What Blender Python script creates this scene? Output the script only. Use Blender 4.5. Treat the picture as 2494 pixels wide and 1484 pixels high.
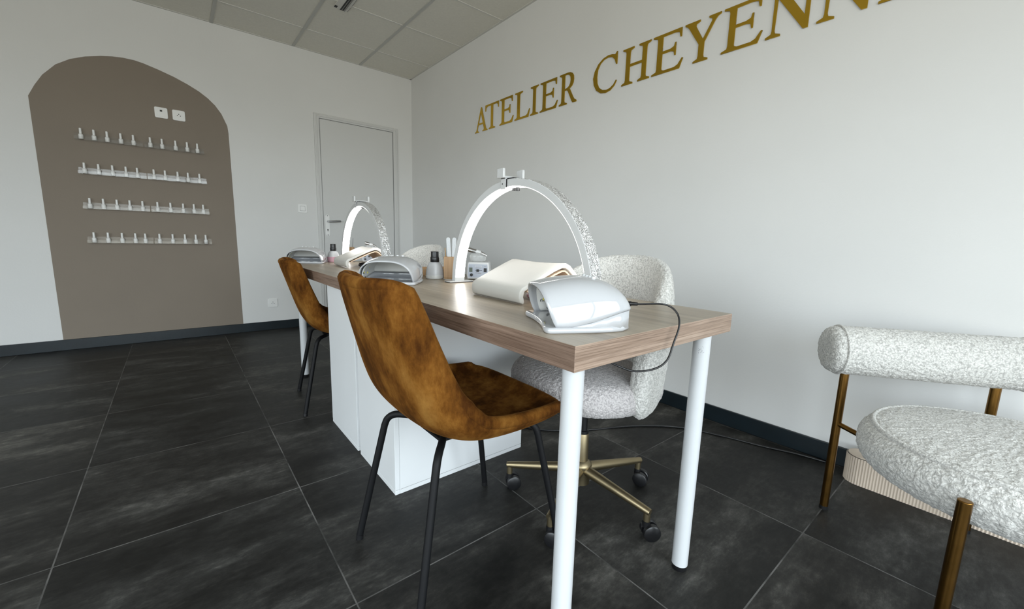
import bpy, bmesh, math, random
from mathutils import Vector, Matrix, noise
random.seed(7)
PI = math.pi
sc = bpy.context.scene
for o in list(bpy.data.objects):
    bpy.data.objects.remove(o, do_unlink=True)
COL = sc.collection

# ------------------------------------------------------------------ camera
CAM_H = .9068
cam_d = bpy.data.cameras.new('camera'); cam = bpy.data.objects.new('camera', cam_d); COL.objects.link(cam)
cam_d.sensor_width = 36; cam_d.sensor_fit = 'HORIZONTAL'; cam_d.lens = 998.0/2494*36
cam_d.clip_start = .02; cam_d.clip_end = 200
yaw, pit, rol = .6872, -.1565, .0273
fw = Vector((-math.cos(yaw)*math.cos(pit), math.sin(yaw)*math.cos(pit), math.sin(pit)))
rt = fw.cross(Vector((0, 0, 1))).normalized(); up = rt.cross(fw)
r2 = rt*math.cos(rol)+up*math.sin(rol); u2 = -rt*math.sin(rol)+up*math.cos(rol)
M = Matrix((r2, u2, -fw)).transposed().to_4x4(); M.translation = Vector((0, 0, CAM_H))
cam.matrix_world = M
sc.camera = cam

# ------------------------------------------------------------------ colour management, world, daylight
sc.view_settings.view_transform = 'Standard'
try: sc.view_settings.look = 'None'
except Exception: pass
sc.view_settings.gamma = 1; sc.view_settings.use_curve_mapping = False
sc.view_settings.exposure = 0.0
sc.cycles.use_denoising = True
sc.cycles.max_bounces = 10; sc.cycles.diffuse_bounces = 6; sc.cycles.transparent_max_bounces = 16
sc.cycles.sample_clamp_indirect = 6
sc.cycles.caustics_reflective = False; sc.cycles.caustics_refractive = False

SKY = 9.2
w = bpy.data.worlds.new('overcast_sky'); sc.world = w; w.use_nodes = True
nt = w.node_tree; nt.nodes.clear()
wo = nt.nodes.new('ShaderNodeOutputWorld'); bg = nt.nodes.new('ShaderNodeBackground')
tc = nt.nodes.new('ShaderNodeTexCoord'); sx = nt.nodes.new('ShaderNodeSeparateXYZ'); cr = nt.nodes.new('ShaderNodeValToRGB')
nt.links.new(tc.outputs['Generated'], sx.inputs[0]); 
mp = nt.nodes.new('ShaderNodeMapRange'); mp.inputs[1].default_value = -1; mp.inputs[2].default_value = 1
nt.links.new(sx.outputs[2], mp.inputs[0]); nt.links.new(mp.outputs[0], cr.inputs[0])
cr.color_ramp.elements[0].position = .40; cr.color_ramp.elements[0].color = (.34, .33, .30, 1)
cr.color_ramp.elements[1].position = .56; cr.color_ramp.elements[1].color = (.86, .94, 1.0, 1)
e_ = cr.color_ramp.elements.new(.50); e_.color = (.42, .42, .39, 1)
nt.links.new(cr.outputs[0], bg.inputs[0]); bg.inputs[1].default_value = SKY
nt.links.new(bg.outputs[0], wo.inputs[0])

# room extents
XB, YR, ZC = -4.41, 2.121, 2.589
XF, YL = 1.9, -3.3
def portal(loc, rot, sx_, sy_):
    l = bpy.data.lights.new('window_portal', 'AREA'); l.shape = 'RECTANGLE'; l.size = sx_; l.size_y = sy_
    l.cycles.is_portal = True
    o = bpy.data.objects.new('window_portal', l); COL.objects.link(o); o.location = loc; o.rotation_euler = rot
WIN_F = (-2.6, 1.7, .12, 2.45)     # y0,y1,z0,z1 of the shop window in the front wall
WIN_L = (-1.6, 1.5, .12, 2.45)      # x0,x1,z0,z1 of the shop window in the left wall
portal((XF+.02, (WIN_F[0]+WIN_F[1])/2, (WIN_F[2]+WIN_F[3])/2), (PI/2, 0, PI/2), WIN_F[1]-WIN_F[0], WIN_F[3]-WIN_F[2])
portal(((WIN_L[0]+WIN_L[1])/2, YL-.02, (WIN_L[2]+WIN_L[3])/2), (PI/2, 0, 0), WIN_L[1]-WIN_L[0], WIN_L[3]-WIN_L[2])

# ------------------------------------------------------------------ materials
class N:
    def __init__(s, name):
        s.m = bpy.data.materials.new(name); s.m.use_nodes = True; s.t = s.m.node_tree; s.t.nodes.clear()
        s.out = s.n('OutputMaterial'); s.p = s.n('BsdfPrincipled'); s.l(s.p.outputs[0], s.out.inputs[0])
    def n(s, k, **kw):
        x = s.t.nodes.new('ShaderNode'+k)
        for a, b in kw.items(): setattr(x, a, b)
        return x
    def l(s, a, b): s.t.links.new(a, b)
    def coord(s, which='Object', scale=(1, 1, 1)):
        c = s.n('TexCoord'); mpn = s.n('Mapping'); s.l(c.outputs[which], mpn.inputs[0]); mpn.inputs['Scale'].default_value = scale
        return mpn.outputs[0]
    def noise(s, co, scale, detail=4, rough=.55):
        x = s.n('TexNoise'); s.l(co, x.inputs['Vector']); x.inputs['Scale'].default_value = scale
        x.inputs['Detail'].default_value = detail; x.inputs['Roughness'].default_value = rough
        return x.outputs[0]
    def ramp(s, f, *st):
        r = s.n('ValToRGB'); s.l(f, r.inputs[0]); e = r.color_ramp.elements
        while len(e) < len(st): e.new(.5)
        for i, (p, c) in enumerate(st):
            e[i].position = p; e[i].color = (*c, 1) if len(c) == 3 else c
        return r.outputs[0]
    def math(s, op, a, b=None, c=None):
        x = s.n('Math', operation=op)
        for i, v in enumerate((a, b, c)):
            if v is None: continue
            if isinstance(v, (int, float)): x.inputs[i].default_value = v
            else: s.l(v, x.inputs[i])
        return x.outputs[0]
    def mix(s, f, a, b, mode='MIX'):
        x = s.n('MixRGB', blend_type=mode)
        for i, v in enumerate((f, a, b)):
            if isinstance(v, (int, float)): x.inputs[i].default_value = v
            elif isinstance(v, tuple): x.inputs[i].default_value = (*v, 1)
            else: s.l(v, x.inputs[i])
        return x.outputs[0]
    def bump(s, h, st, dist=.01):
        b = s.n('Bump'); s.l(h, b.inputs['Height']); b.inputs['Strength'].default_value = st; b.inputs['Distance'].default_value = dist
        s.l(b.outputs[0], s.p.inputs['Normal'])
def setp(p, **kw):
    for k, v in kw.items():
        k = k.replace('_', ' ')
        for q in p.inputs:
            if q.name.lower() == k.lower():
                q.default_value = (*v, 1) if isinstance(v, tuple) and len(v) == 3 else v
def simple(name, col, rough=.5, var=.04, vs=8, bump=0, bs=60, bd=.002, **kw):
    a = N(name); co = a.coord()
    f = a.noise(co, vs, 3)
    dk = tuple(c*(1-var) for c in col); lt = tuple(min(1, c*(1+var)) for c in col)
    a.l(a.ramp(f, (.3, dk), (.7, lt)), a.p.inputs['Base Color'])
    setp(a.p, roughness=rough, **kw)
    if bump: a.bump(a.noise(co, bs, 5), bump, bd)
    return a.m
MT = {}
MT['wall'] = simple('white_wall_paint', (.745, .745, .735), .75, .02, 1.5, .25, 90, .002)
MT['arch'] = simple('taupe_wall_paint', (.235, .195, .155), .7, .03, 2.0, .2, 90, .002)
MT['door'] = simple('white_door_paint', (.66, .66, .65), .45, .015, 2)
MT['ceil'] = simple('mineral_ceiling_tile', (.74, .72, .65), .95, .03, 60, .3, 300, .001)
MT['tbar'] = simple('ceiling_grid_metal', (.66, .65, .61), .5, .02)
MT['tbard'] = simple('ceiling_grid_darker_metal', (.50, .50, .47), .5, .02)  # darker grey on all faces of the wide bars along x
MT['base'] = simple('dark_tile_baseboard', (.006, .012, .016), .35, .2, 10)
MT['white'] = simple('white_plastic', (.56, .565, .565), .25, .01, 5)
MT['wgloss'] = simple('glossy_white_plastic', (.46, .47, .49), .05, .01, 5, coat_weight=.6, coat_roughness=.03)
MT['winner'] = simple('satin_white_inner', (.60, .60, .58), .3, .02, 5)
MT['lac'] = simple('white_melamine', (.72, .735, .745), .38, .02, 3)
MT['powder'] = simple('white_powder_coat', (.56, .575, .59), .3, .01, 30, .1, 400, .0005)
MT['black'] = simple('black_plastic', (.008, .008, .009), .35, .1, 20)
MT['blackmetal'] = simple('black_powder_coat', (.003, .0032, .004), .6, .1, 20, specular_ior_level=.25)
MT['brass'] = simple('satin_champagne_metal', (.30, .245, .15), .42, .05, 20, metallic=1.0)
MT['bronze'] = simple('antique_bronze_metal', (.22, .115, .03), .28, .25, 12, metallic=1.0)
MT['steel'] = simple('brushed_steel', (.45, .45, .45), .3, .05, 20, metallic=1.0)
MT['steelp'] = simple('satin_white_steel', (.88, .88, .87), .3, .02, 20)
MT['gold'] = simple('gold_mirror_acrylic', (.66, .42, .05), .14, .05, 6, metallic=1.0)
MT['leather'] = simple('cream_white_leather', (.56, .545, .51), .42, .02, 6, .25, 260, .001)
MT['peach'] = simple('peach_inner_board', (.58, .43, .31), .6, .06, 20)
MT['pink'] = simple('pink_liquid', (.62, .36, .43), .2, .02)
MT['frost'] = simple('frosted_plastic', (.80, .81, .83), .35, .02, 10, transmission_weight=.35)
MT['cap'] = simple('pearl_white_cap', (.84, .84, .83), .3, .08, 300)
MT['plate'] = simple('bright_white_plate', (.86, .86, .85), .3, .01)
MT['seam'] = simple('grey_seam', (.25, .25, .25), .6)
MT['dark'] = simple('dark_recess', (.01, .01, .01), .6)
MT['panel'] = simple('blue_grey_panel', (.36, .39, .45), .35, .02)
MT['lcd'] = simple('dark_green_display', (.10, .12, .10), .2)
MT['yellow'] = simple('yellow_led_chip', (.75, .68, .15), .4)
MT['rib'] = simple('ribbed_beige_plastic', (.64, .54, .44), .5, .03, 10)
MT['file'] = simple('pale_grey_abrasive', (.62, .64, .66), .8, .05, 200)
MT['sticker'] = simple('grey_glue_mark', (.22, .22, .24), .8, .5, 200)
MT['alu'] = simple('anthracite_window_frame', (.06, .065, .07), .4)

def glassy(name, tint, op):
    a = N(name); tr = a.n('BsdfTransparent'); tr.inputs[0].default_value = (*tint, 1)
    gl = a.n('BsdfGlossy'); gl.inputs['Roughness'].default_value = .06; gl.inputs[0].default_value = (1, 1, 1, 1)
    df = a.n('BsdfDiffuse'); df.inputs[0].default_value = (.85, .86, .86, 1)
    fr = a.n('Fresnel'); fr.inputs[0].default_value = 1.49
    m1 = a.n('MixShader'); m1.inputs[0].default_value = op; a.l(tr.outputs[0], m1.inputs[1]); a.l(df.outputs[0], m1.inputs[2])
    f2 = a.math('MULTIPLY', fr.outputs[0], .38)
    m2 = a.n('MixShader'); a.l(f2, m2.inputs[0]); a.l(m1.outputs[0], m2.inputs[1]); a.l(gl.outputs[0], m2.inputs[2])
    a.l(m2.outputs[0], a.out.inputs[0]); return a.m
MT['acrylic'] = glassy('clear_acrylic', (.985, .985, .98), .02)
MT['bag'] = glassy('clear_plastic_bag', (.9, .9, .89), .22)
MT['pane'] = glassy('window_glass', (.97, .98, .98), .0)

def emis(name, col, st):
    a = N(name); e = a.n('Emission'); e.inputs[0].default_value = (*col, 1); e.inputs[1].default_value = st
    a.l(e.outputs[0], a.out.inputs[0]); return a.m
MT['led'] = emis('white_led_strip', (1.0, .985, .95), 9.0)

def floor_mat(x0, y0, s):
    a = N('charcoal_stone_tile'); co = a.coord('Object')
    sp = a.n('SeparateXYZ'); a.l(co, sp.inputs[0])
    def cell(o, v0):
        q = a.math('DIVIDE', a.math('SUBTRACT', o, v0), s)
        fl = a.math('FLOOR', q); fr = a.math('SUBTRACT', q, fl)
        d = a.math('MINIMUM', fr, a.math('SUBTRACT', 1.0, fr))
        return fl, d
    fx, dx = cell(sp.outputs[0], x0); fy, dy = cell(sp.outputs[1], y0)
    d = a.math('MINIMUM', dx, dy)
    g = a.math('LESS_THAN', d, .0030)
    cmb = a.n('CombineXYZ'); a.l(fx, cmb.inputs[0]); a.l(fy, cmb.inputs[1])
    wn = a.n('TexWhiteNoise'); a.l(cmb.outputs[0], wn.inputs['Vector'])
    off = a.n('VectorMath', operation='SCALE'); a.l(wn.outputs['Color'], off.inputs[0]); off.inputs['Scale'].default_value = 9
    add = a.n('VectorMath', operation='ADD'); a.l(co, add.inputs[0]); a.l(off.outputs[0], add.inputs[1])
    mpn = a.n('Mapping'); mpn.inputs['Scale'].default_value = (1.5, .55, 1); a.l(add.outputs[0], mpn.inputs[0])
    n1 = a.noise(mpn.outputs[0], 3.2, 10, .66)
    n3 = a.noise(add.outputs[0], 22, 8, .75)
    c1 = a.ramp(n1, (.33, (.0095, .0095, .009)), (.45, (.020, .0196, .0184)), (.55, (.040, .0395, .037)), (.66, (.100, .098, .092)))
    c2 = a.mix(.65, c1, a.ramp(n3, (.30, (.25, .25, .25)), (.62, (1.0, 1.0, 1.0)), (.82, (2.2, 2.2, 2.2))), 'MULTIPLY')
    mp4 = a.n('Mapping'); mp4.inputs['Scale'].default_value = (1.6, .5, 1); a.l(add.outputs[0], mp4.inputs[0])
    n5 = a.noise(mp4.outputs[0], 48, 12, .82)
    c2 = a.mix(.7, c2, a.ramp(n5, (.34, (.45, .45, .45)), (.52, (1.0, 1.0, 1.0)), (.70, (2.3, 2.25, 2.15))), 'MULTIPLY')
    tone = a.ramp(wn.outputs['Value'], (.0, (.80, .81, .81)), (1.0, (1.18, 1.15, 1.11)))
    c3 = a.mix(1.0, c2, tone, 'MULTIPLY')
    gn = a.noise(co, 9, 4)
    gc = a.ramp(gn, (.35, (.035, .035, .033)), (.65, (.16, .155, .15)))
    a.l(a.mix(g, c3, gc), a.p.inputs['Base Color'])
    a.l(a.math('ADD', a.math('MULTIPLY', n1, .45), .30), a.p.inputs['Roughness'])
    h = a.math('SUBTRACT', a.math('MULTIPLY', n3, .25), a.math('MULTIPLY', g, .6))
    a.bump(h, .25, .004)
    setp(a.p, specular_ior_level=.24)
    return a.m
MT['floor'] = floor_mat(-.9216, .2823, .6066)

def wood(name, along, c0, c1, c2, sc1=1.0, edge=False, rough=.42):
    a = N(name)
    s = (1.2, 26, 26) if along == 'x' else ((26, 1.2, 26) if along == 'y' else (26, 26, 1.2))
    co = a.coord('Object', s)
    n1 = a.noise(co, 1.6*sc1, 8, .62); n2 = a.noise(co, 9*sc1, 6, .7)
    col = a.ramp(n1, (.30, c0), (.50, c1), (.70, c2))
    n3 = a.noise(a.coord('Object', (4, 420, 420) if along == 'x' else ((420, 4, 420) if along == 'y' else (420, 420, 4))), 1.0, 3, .6)
    col = a.mix(.55 if edge else .3, col, a.ramp(n2, (.35, (.62, .60, .58)), (.6, (1.05, 1.05, 1.05))), 'MULTIPLY')
    col = a.mix(.75 if edge else .25, col, a.ramp(n3, (.38, (.52, .47, .43)), (.52, (1.0, 1.0, 1.0))), 'MULTIPLY')
    a.l(col, a.p.inputs['Base Color']); setp(a.p, roughness=rough)
    a.bump(n2, .15, .001); return a.m
MT['oak'] = wood('pale_oak_laminate', 'x', (.25, .20, .145), (.355, .295, .22), (.45, .385, .30), .55, rough=.34)
MT['oakedge'] = wood('oak_edge_band', 'x', (.155, .10, .072), (.235, .16, .12), (.31, .22, .165), 1.0, True)
MT['oakend'] = wood('oak_end_band', 'y', (.24, .165, .12), (.345, .25, .19), (.43, .325, .255), 1.0, True)
MT['holderw'] = wood('golden_wood', 'z', (.36, .21, .10), (.47, .29, .15), (.55, .36, .20), 1.5)

def velvet():
    a = N('rust_brown_velvet'); co = a.coord('Object', (1, 1, .45))
    n1 = a.noise(co, 9, 7, .68); n2 = a.noise(a.coord('Object'), 55, 5, .7)
    c = a.ramp(n1, (.38, (.046, .0155, .0030)), (.48, (.110, .041, .0070)), (.57, (.180, .076, .014)), (.68, (.245, .118, .026)))
    c = a.mix(.5, c, a.ramp(n2, (.3, (.70, .66, .60)), (.6, (1.05, 1.05, 1.05))), 'MULTIPLY')
    a.l(c, a.p.inputs['Base Color']); setp(a.p, roughness=.9, specular_ior_level=.06, sheen_weight=.10, sheen_roughness=.3, sheen_tint=(.8, .36, .08))
    a.bump(n2, .25, .002); return a.m
MT['velvet'] = velvet()
def boucle(name, col):
    a = N(name); co = a.coord('Object')
    wv = a.n('TexNoise'); a.l(co, wv.inputs['Vector']); wv.inputs['Scale'].default_value = 70; wv.inputs['Detail'].default_value = 2
    sc1 = a.n('VectorMath', operation='SCALE'); a.l(wv.outputs['Color'], sc1.inputs[0]); sc1.inputs['Scale'].default_value = .012
    ad = a.n('VectorMath', operation='ADD'); a.l(co, ad.inputs[0]); a.l(sc1.outputs[0], ad.inputs[1])
    v = a.n('TexVoronoi', feature='SMOOTH_F1'); a.l(ad.outputs[0], v.inputs['Vector']); v.inputs['Scale'].default_value = 210; v.inputs['Smoothness'].default_value = .8
    v2 = a.n('TexVoronoi'); a.l(ad.outputs[0], v2.inputs['Vector']); v2.inputs['Scale'].default_value = 380
    h = a.math('ADD', a.math('MULTIPLY', v.outputs['Distance'], -1.0), a.math('MULTIPLY', v2.outputs['Distance'], -.35))
    dk = tuple(x*.62 for x in col)
    a.l(a.ramp(v.outputs['Distance'], (.30, col), (.70, dk)), a.p.inputs['Base Color'])
    setp(a.p, roughness=.95, specular_ior_level=.08, sheen_weight=.25)
    a.bump(h, .6, .0035); return a.m
MT['boucle'] = boucle('white_boucle_wool', (.66, .65, .62))
MT['boucleg'] = boucle('cream_grey_boucle_wool', (.52, .49, .485))
def glitter():
    a = N('silver_glitter'); v = a.n('TexVoronoi'); a.l(a.coord('Object'), v.inputs['Vector']); v.inputs['Scale'].default_value = 480
    s = a.n('SeparateColor'); a.l(v.outputs['Color'], s.inputs[0])
    a.l(a.ramp(s.outputs[0], (.0, (.28, .27, .27)), (.5, (.62, .61, .61)), (.8, (1, 1, 1))), a.p.inputs['Base Color'])
    setp(a.p, metallic=.55, roughness=.3); 
    nm = a.n('VectorMath', operation='SUBTRACT'); a.l(v.outputs['Color'], nm.inputs[0]); nm.inputs[1].default_value = (.5, .5, .5)
    ge = a.n('NewGeometry'); sc_ = a.n('VectorMath', operation='SCALE'); a.l(nm.outputs[0], sc_.inputs[0]); sc_.inputs['Scale'].default_value = 1.1
    ad = a.n('VectorMath', operation='ADD'); a.l(ge.outputs['Normal'], ad.inputs[0]); a.l(sc_.outputs[0], ad.inputs[1])
    no = a.n('VectorMath', operation='NORMALIZE'); a.l(ad.outputs[0], no.inputs[0]); a.l(no.outputs[0], a.p.inputs['Normal'])
    return a.m
MT['glitter'] = glitter()

# ------------------------------------------------------------------ mesh helpers
class MB:
    def __init__(s): s.v = []; s.f = []; s.mi = []
    def add(s, vs, fs, mi=0):
        b = len(s.v); s.v += [tuple(v) for v in vs]; s.f += [tuple(b+i for i in f) for f in fs]; s.mi += [mi]*len(fs); return s
    def box(s, x0, x1, y0, y1, z0, z1, mi=0):
        v = [(x, y, z) for z in (z0, z1) for y in (y0, y1) for x in (x0, x1)]
        return s.add(v, [(0, 2, 3, 1), (4, 5, 7, 6), (0, 1, 5, 4), (2, 6, 7, 3), (0, 4, 6, 2), (1, 3, 7, 5)], mi)
    def loft(s, rings, closed=True, cap=True, mi=0):
        n = len(rings[0]); v = [p for r in rings for p in r]; f = []
        m = n if closed else n-1
        for i in range(len(rings)-1):
            for j in range(m):
                k = (j+1) % n; f.append((i*n+j, i*n+k, (i+1)*n+k, (i+1)*n+j))
        if cap and closed:
            f.append(tuple(range(n-1, -1, -1))); f.append(tuple((len(rings)-1)*n+j for j in range(n)))
        return s.add(v, f, mi)
    def cyl(s, a, b, r, r1=None, n=24, cap=True, mi=0):
        r1 = r if r1 is None else r1; a = Vector(a); b = Vector(b); d = (b-a).normalized()
        q = d.to_track_quat('Z', 'Y')
        R = [[a+q @ Vector((r*math.cos(2*PI*i/n), r*math.sin(2*PI*i/n), 0)) for i in range(n)],
             [b+q @ Vector((r1*math.cos(2*PI*i/n), r1*math.sin(2*PI*i/n), 0)) for i in range(n)]]
        return s.loft(R, True, cap, mi)
    def tube(s, pts, r, n=12, mi=0):
        pts = [Vector(p) for p in pts]; rings = []; prev = None
        for i, p in enumerate(pts):
            d = (pts[min(i+1, len(pts)-1)]-pts[max(i-1, 0)]).normalized()
            if prev is None:
                a = Vector((0, 0, 1)) if abs(d.z) < .9 else Vector((1, 0, 0))
                x = d.cross(a).normalized()
            else:
                x = (prev-d*prev.dot(d)).normalized()
            prev = x; y = d.cross(x); rr = r[i] if isinstance(r, (list, tuple)) else r
            rings.append([p+x*rr*math.cos(2*PI*k/n)+y*rr*math.sin(2*PI*k/n) for k in range(n)])
        return s.loft(rings, True, True, mi)
    def lathe(s, prof, n=32, c=(0, 0, 0), ex=2.0, ry=1.0, mi=0):
        R = []
        for r, z in prof:
            ring = []
            for i in range(n):
                t = 2*PI*i/n; ct, st = math.cos(t), math.sin(t)
                k = (abs(ct)**ex+abs(st)**ex)**(-1/ex)
                ring.append((c[0]+r*k*ct, c[1]+r*ry*k*st, c[2]+z))
            R.append(ring)
        return s.loft(R, True, True, mi)
    def prism(s, poly, z0, z1, mi=0):
        n = len(poly); v = [(x, y, z0) for x, y in poly]+[(x, y, z1) for x, y in poly]
        f = [tuple(range(n-1, -1, -1)), tuple(range(n, 2*n))]+[(i, (i+1) % n, n+(i+1) % n, n+i) for i in range(n)]
        return s.add(v, f, mi)
    def build(s, name, mat, parent=None, smooth=False, bevel=0, sub=0, solid=0, soff=-1, xf=None, seg=2):
        me = bpy.data.meshes.new(name)
        vs = [tuple(xf @ Vector(v)) for v in s.v] if xf is not None else s.v
        me.from_pydata(vs, [], s.f)
        mats = mat if isinstance(mat, (list, tuple)) else [mat]
        for m in mats: me.materials.append(MT[m])
        for p, i in zip(me.polygons, s.mi): p.material_index = i
        bm = bmesh.new(); bm.from_mesh(me); bmesh.ops.recalc_face_normals(bm, faces=bm.faces); bm.to_mesh(me); bm.free()
        o = bpy.data.objects.new(name, me); COL.objects.link(o)
        if parent: o.parent = parent
        if solid:
            md = o.modifiers.new('solid', 'SOLIDIFY'); md.thickness = solid; md.offset = soff
        if bevel:
            md = o.modifiers.new('bevel', 'BEVEL'); md.width = bevel; md.segments = seg; md.limit_method = 'ANGLE'; md.angle_limit = .6
        if sub:
            md = o.modifiers.new('sub', 'SUBSURF'); md.levels = sub; md.render_levels = sub
        if smooth or bevel or sub:
            me.polygons.foreach_set('use_smooth', [True]*len(me.polygons))
            if not sub and smooth != 'all':
                bm = bmesh.new(); bm.from_mesh(me)
                for e in bm.edges:
                    if len(e.link_faces) == 2 and e.calc_face_angle(0) > .7: e.smooth = False
                bm.to_mesh(me); bm.free()
        return o
def mb(): return MB()
def thing(name, label, cat, loc=(0, 0, 0), rz=0, group=None):
    o = bpy.data.objects.new(name, None); COL.objects.link(o); o.empty_display_size = .05
    o.location = loc; o.rotation_euler = (0, 0, rz); tag(o, label, cat, group); return o
def tag(o, label, cat, group=None):
    o['label'] = label; o['category'] = cat
    if group: o['group'] = group
    return o
def struct(o): o['kind'] = 'structure'; return o
def copy_tree(o, parent=None):
    c = o.copy(); COL.objects.link(c)
    if parent: c.parent = parent
    for ch in [x for x in bpy.data.objects if x.parent == o]:
        copy_tree(ch, c)
    return c
def place(o, loc, rz=0, label=None):
    o.location = loc; o.rotation_euler = (0, 0, rz)
    if label: o['label'] = label
    return o
def lerp(a, b, t): return a+(b-a)*t
def interp(tab, t):
    for i in range(len(tab)-1):
        if t <= tab[i+1][0]:
            k = (t-tab[i][0])/(tab[i+1][0]-tab[i][0]); k = max(0, k)
            return tuple(lerp(p, q, k) for p, q in zip(tab[i][1:], tab[i+1][1:]))
    return tab[-1][1:]
def catmull(pts, n=8):
    P = [Vector(p) for p in pts]; P = [2*P[0]-P[1]]+P+[2*P[-1]-P[-2]]; out = []
    for i in range(1, len(P)-2):
        a, b, c, d = P[i-1:i+3]
        for k in range(n):
            t = k/n
            out.append(.5*((2*b)+(c-a)*t+(2*a-5*b+4*c-d)*t*t+(3*b-a-3*c+d)*t**3))
    out.append(P[-2]); return out

# ------------------------------------------------------------------ room shell
struct(mb().box(XB, XF, YL, YR, -.08, 0).build('floor', 'floor'))
# ceiling slab + grid bars
struct(mb().box(XB, XF, YL, YR, ZC, ZC+.08).build('ceiling', 'ceil'))
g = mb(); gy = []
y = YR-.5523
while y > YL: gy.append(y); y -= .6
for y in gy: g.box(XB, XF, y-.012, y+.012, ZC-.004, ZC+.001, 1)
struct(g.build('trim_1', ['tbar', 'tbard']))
g = mb(); x = XB+.428
while x < XF:
    prev = YR
    g.box(x-.006, x+.006, YL, YR, ZC-.0035, ZC+.001, 0); x += .6
struct(g.build('trim_2', ['tbar']))
g = mb(); g.box(XB, XB+.018, YL, YR, ZC-.003, ZC+.001); g.box(XB, XF, YR-.018, YR, ZC-.003, ZC+.001)
struct(g.build('trim_3', ['tbar']))

# back wall, with the painted taupe arch as a second paint on the same wall
bw = mb(); bw.box(XB-.12, XB, YL-.12, YR+.12, -.08, ZC+.08, 0)
arch = [(-.700, .079), (-.697, 1.79), (-.660, 1.868), (-.617, 1.943), (-.547, 2.027), (-.473, 2.082), (-.395, 2.120), (-.312, 2.147), (-.25, 2.161),
        (-.19, 2.168), (-.13, 2.168), (-.08, 2.160), (.01, 2.136), (.101, 2.106), (.18, 2.072), (.25, 2.035), (.305, 1.995), (.35, 1.950), (.39, 1.890), (.425, 1.80), (.430, 1.74), (.432, .079)]
n = len(arch); e = .0008
bw.add([(XB+e, y, z) for y, z in arch]+[(XB-.001, y, z) for y, z in arch],
       [tuple(range(n))]+[(i, n+i, n+(i+1) % n, (i+1) % n) for i in range(n)], 1)
struct(bw.build('wall_back', ['wall', 'arch']))
struct(mb().box(XB-.12, XF+.12, YR, YR+.12, -.08, ZC+.08).build('wall_right', 'wall'))
# front wall (behind the camera) and left wall, each with a shop window
y0, y1, z0, z1 = WIN_F; f = mb()
f.box(XF, XF+.12, YL-.12, y0, -.08, ZC+.08); f.box(XF, XF+.12, y1, YR+.12, -.08, ZC+.08)
f.box(XF, XF+.12, y0, y1, -.08, z0); f.box(XF, XF+.12, y0, y1, z1, ZC+.08)
struct(f.build('wall_front', 'wall'))
x0, x1, z0, z1 = WIN_L; f = mb()
f.box(XB-.12, x0, YL-.12, YL, -.08, ZC+.08); f.box(x1, XF+.12, YL-.12, YL, -.08, ZC+.08)
f.box(x0, x1, YL-.12, YL, -.08, z0); f.box(x0, x1, YL-.12, YL, z1, ZC+.08)
struct(f.build('wall_left', 'wall'))
# window frames
y0, y1, z0, z1 = WIN_F; f = mb(); a, b = XF+.03, XF+.08
for yy in (y0, y0+(y1-y0)/3, y0+2*(y1-y0)/3, y1-.06): f.box(a, b, yy, yy+.06, z0, z1)
f.box(a, b, y0, y1, z0, z0+.07); f.box(a, b, y0, y1, z1-.06, z1)
wf = struct(f.build('window_1', 'alu'))
mb().box(a+.02, a+.026, y0, y1, z0, z1).build('window_pane', 'pane', wf)
x0, x1, z0, z1 = WIN_L; f = mb(); a, b = YL-.08, YL-.03
for xx in (x0, x0+(x1-x0)/3, x0+2*(x1-x0)/3, x1-.06): f.box(xx, xx+.06, a, b, z0, z1)
f.box(x0, x1, a, b, z0, z0+.07); f.box(x0, x1, a, b, z1-.06, z1)
wf = struct(f.build('window_2', 'alu'))
mb().box(x0, x1, a+.02, a+.026, z0, z1).build('window_pane', 'pane', wf)
# baseboards
HB = .080
struct(mb().box(XB, XB+.012, YL, 1.115, 0, HB).box(XB, XB+.012, 1.955, YR, 0, HB).build('baseboard_back', 'base', bevel=.002))
struct(mb().box(XB+.012, XF, YR-.012, YR, 0, HB).build('baseboard_right', 'base', bevel=.002))
struct(mb().box(XB+.012, XF, YL, YL+.012, 0, HB).build('baseboard_left', 'base', bevel=.002))
struct(mb().box(XF-.012, XF, YL+.012, YR-.012, 0, HB).build('baseboard_front', 'base', bevel=.002))
# door with casing
d = mb(); d.box(XB-.02, XB+.008, 1.165, 1.895, .006, 2.005)
door = struct(d.build('door_1', 'door', bevel=.002))
c = mb()
for (ya, yb, za, zb) in ((1.112, 1.160, 0, 2.050), (1.900, 1.950, 0, 2.050), (1.160, 1.900, 2.008, 2.050)):
    c.box(XB-.01, XB+.016, ya, yb, za, zb)
for (ya, yb, za, zb) in ((1.125, 1.138, 0, 2.030), (1.926, 1.939, 0, 2.030), (1.138, 1.926, 2.022, 2.034)):
    c.box(XB+.012, XB+.022, ya, yb, za, zb)
c.build('door_casing', 'door', door, bevel=.003)
c = mb()
c.box(XB-.002, XB+.010, 1.159, 1.1645, .006, 2.006); c.box(XB-.002, XB+.0095, 1.8955, 1.901, .006, 2.006); c.box(XB-.002, XB+.0095, 1.16, 1.90, 2.0055, 2.009)
c.build('door_gap', 'seam', door)
def plate_outline(cy, cz, hw, hh, n=10):
    o = []
    for i in range(n+1): t = PI*i/n; o.append((cy+hw*math.cos(t), cz+hh-hw+hw*math.sin(t)))
    for i in range(n+1): t = PI+PI*i/n; o.append((cy+hw*math.cos(t), cz-hh+hw+hw*math.sin(t)))
    return o
def wall_prism(poly, xa, xb, m, mi=0):
    n = len(poly); return m.add([(xa, y, z) for y, z in poly]+[(xb, y, z) for y, z in poly],
        [tuple(range(n-1, -1, -1)), tuple(range(n, 2*n))]+[(i, (i+1) % n, n+(i+1) % n, n+i) for i in range(n)], mi)
p = wall_prism(plate_outline(1.2, 1.0, .020, .105), XB+.008, XB+.012, mb()).build('handle_plate', 'steelp', door, bevel=.001)
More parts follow.
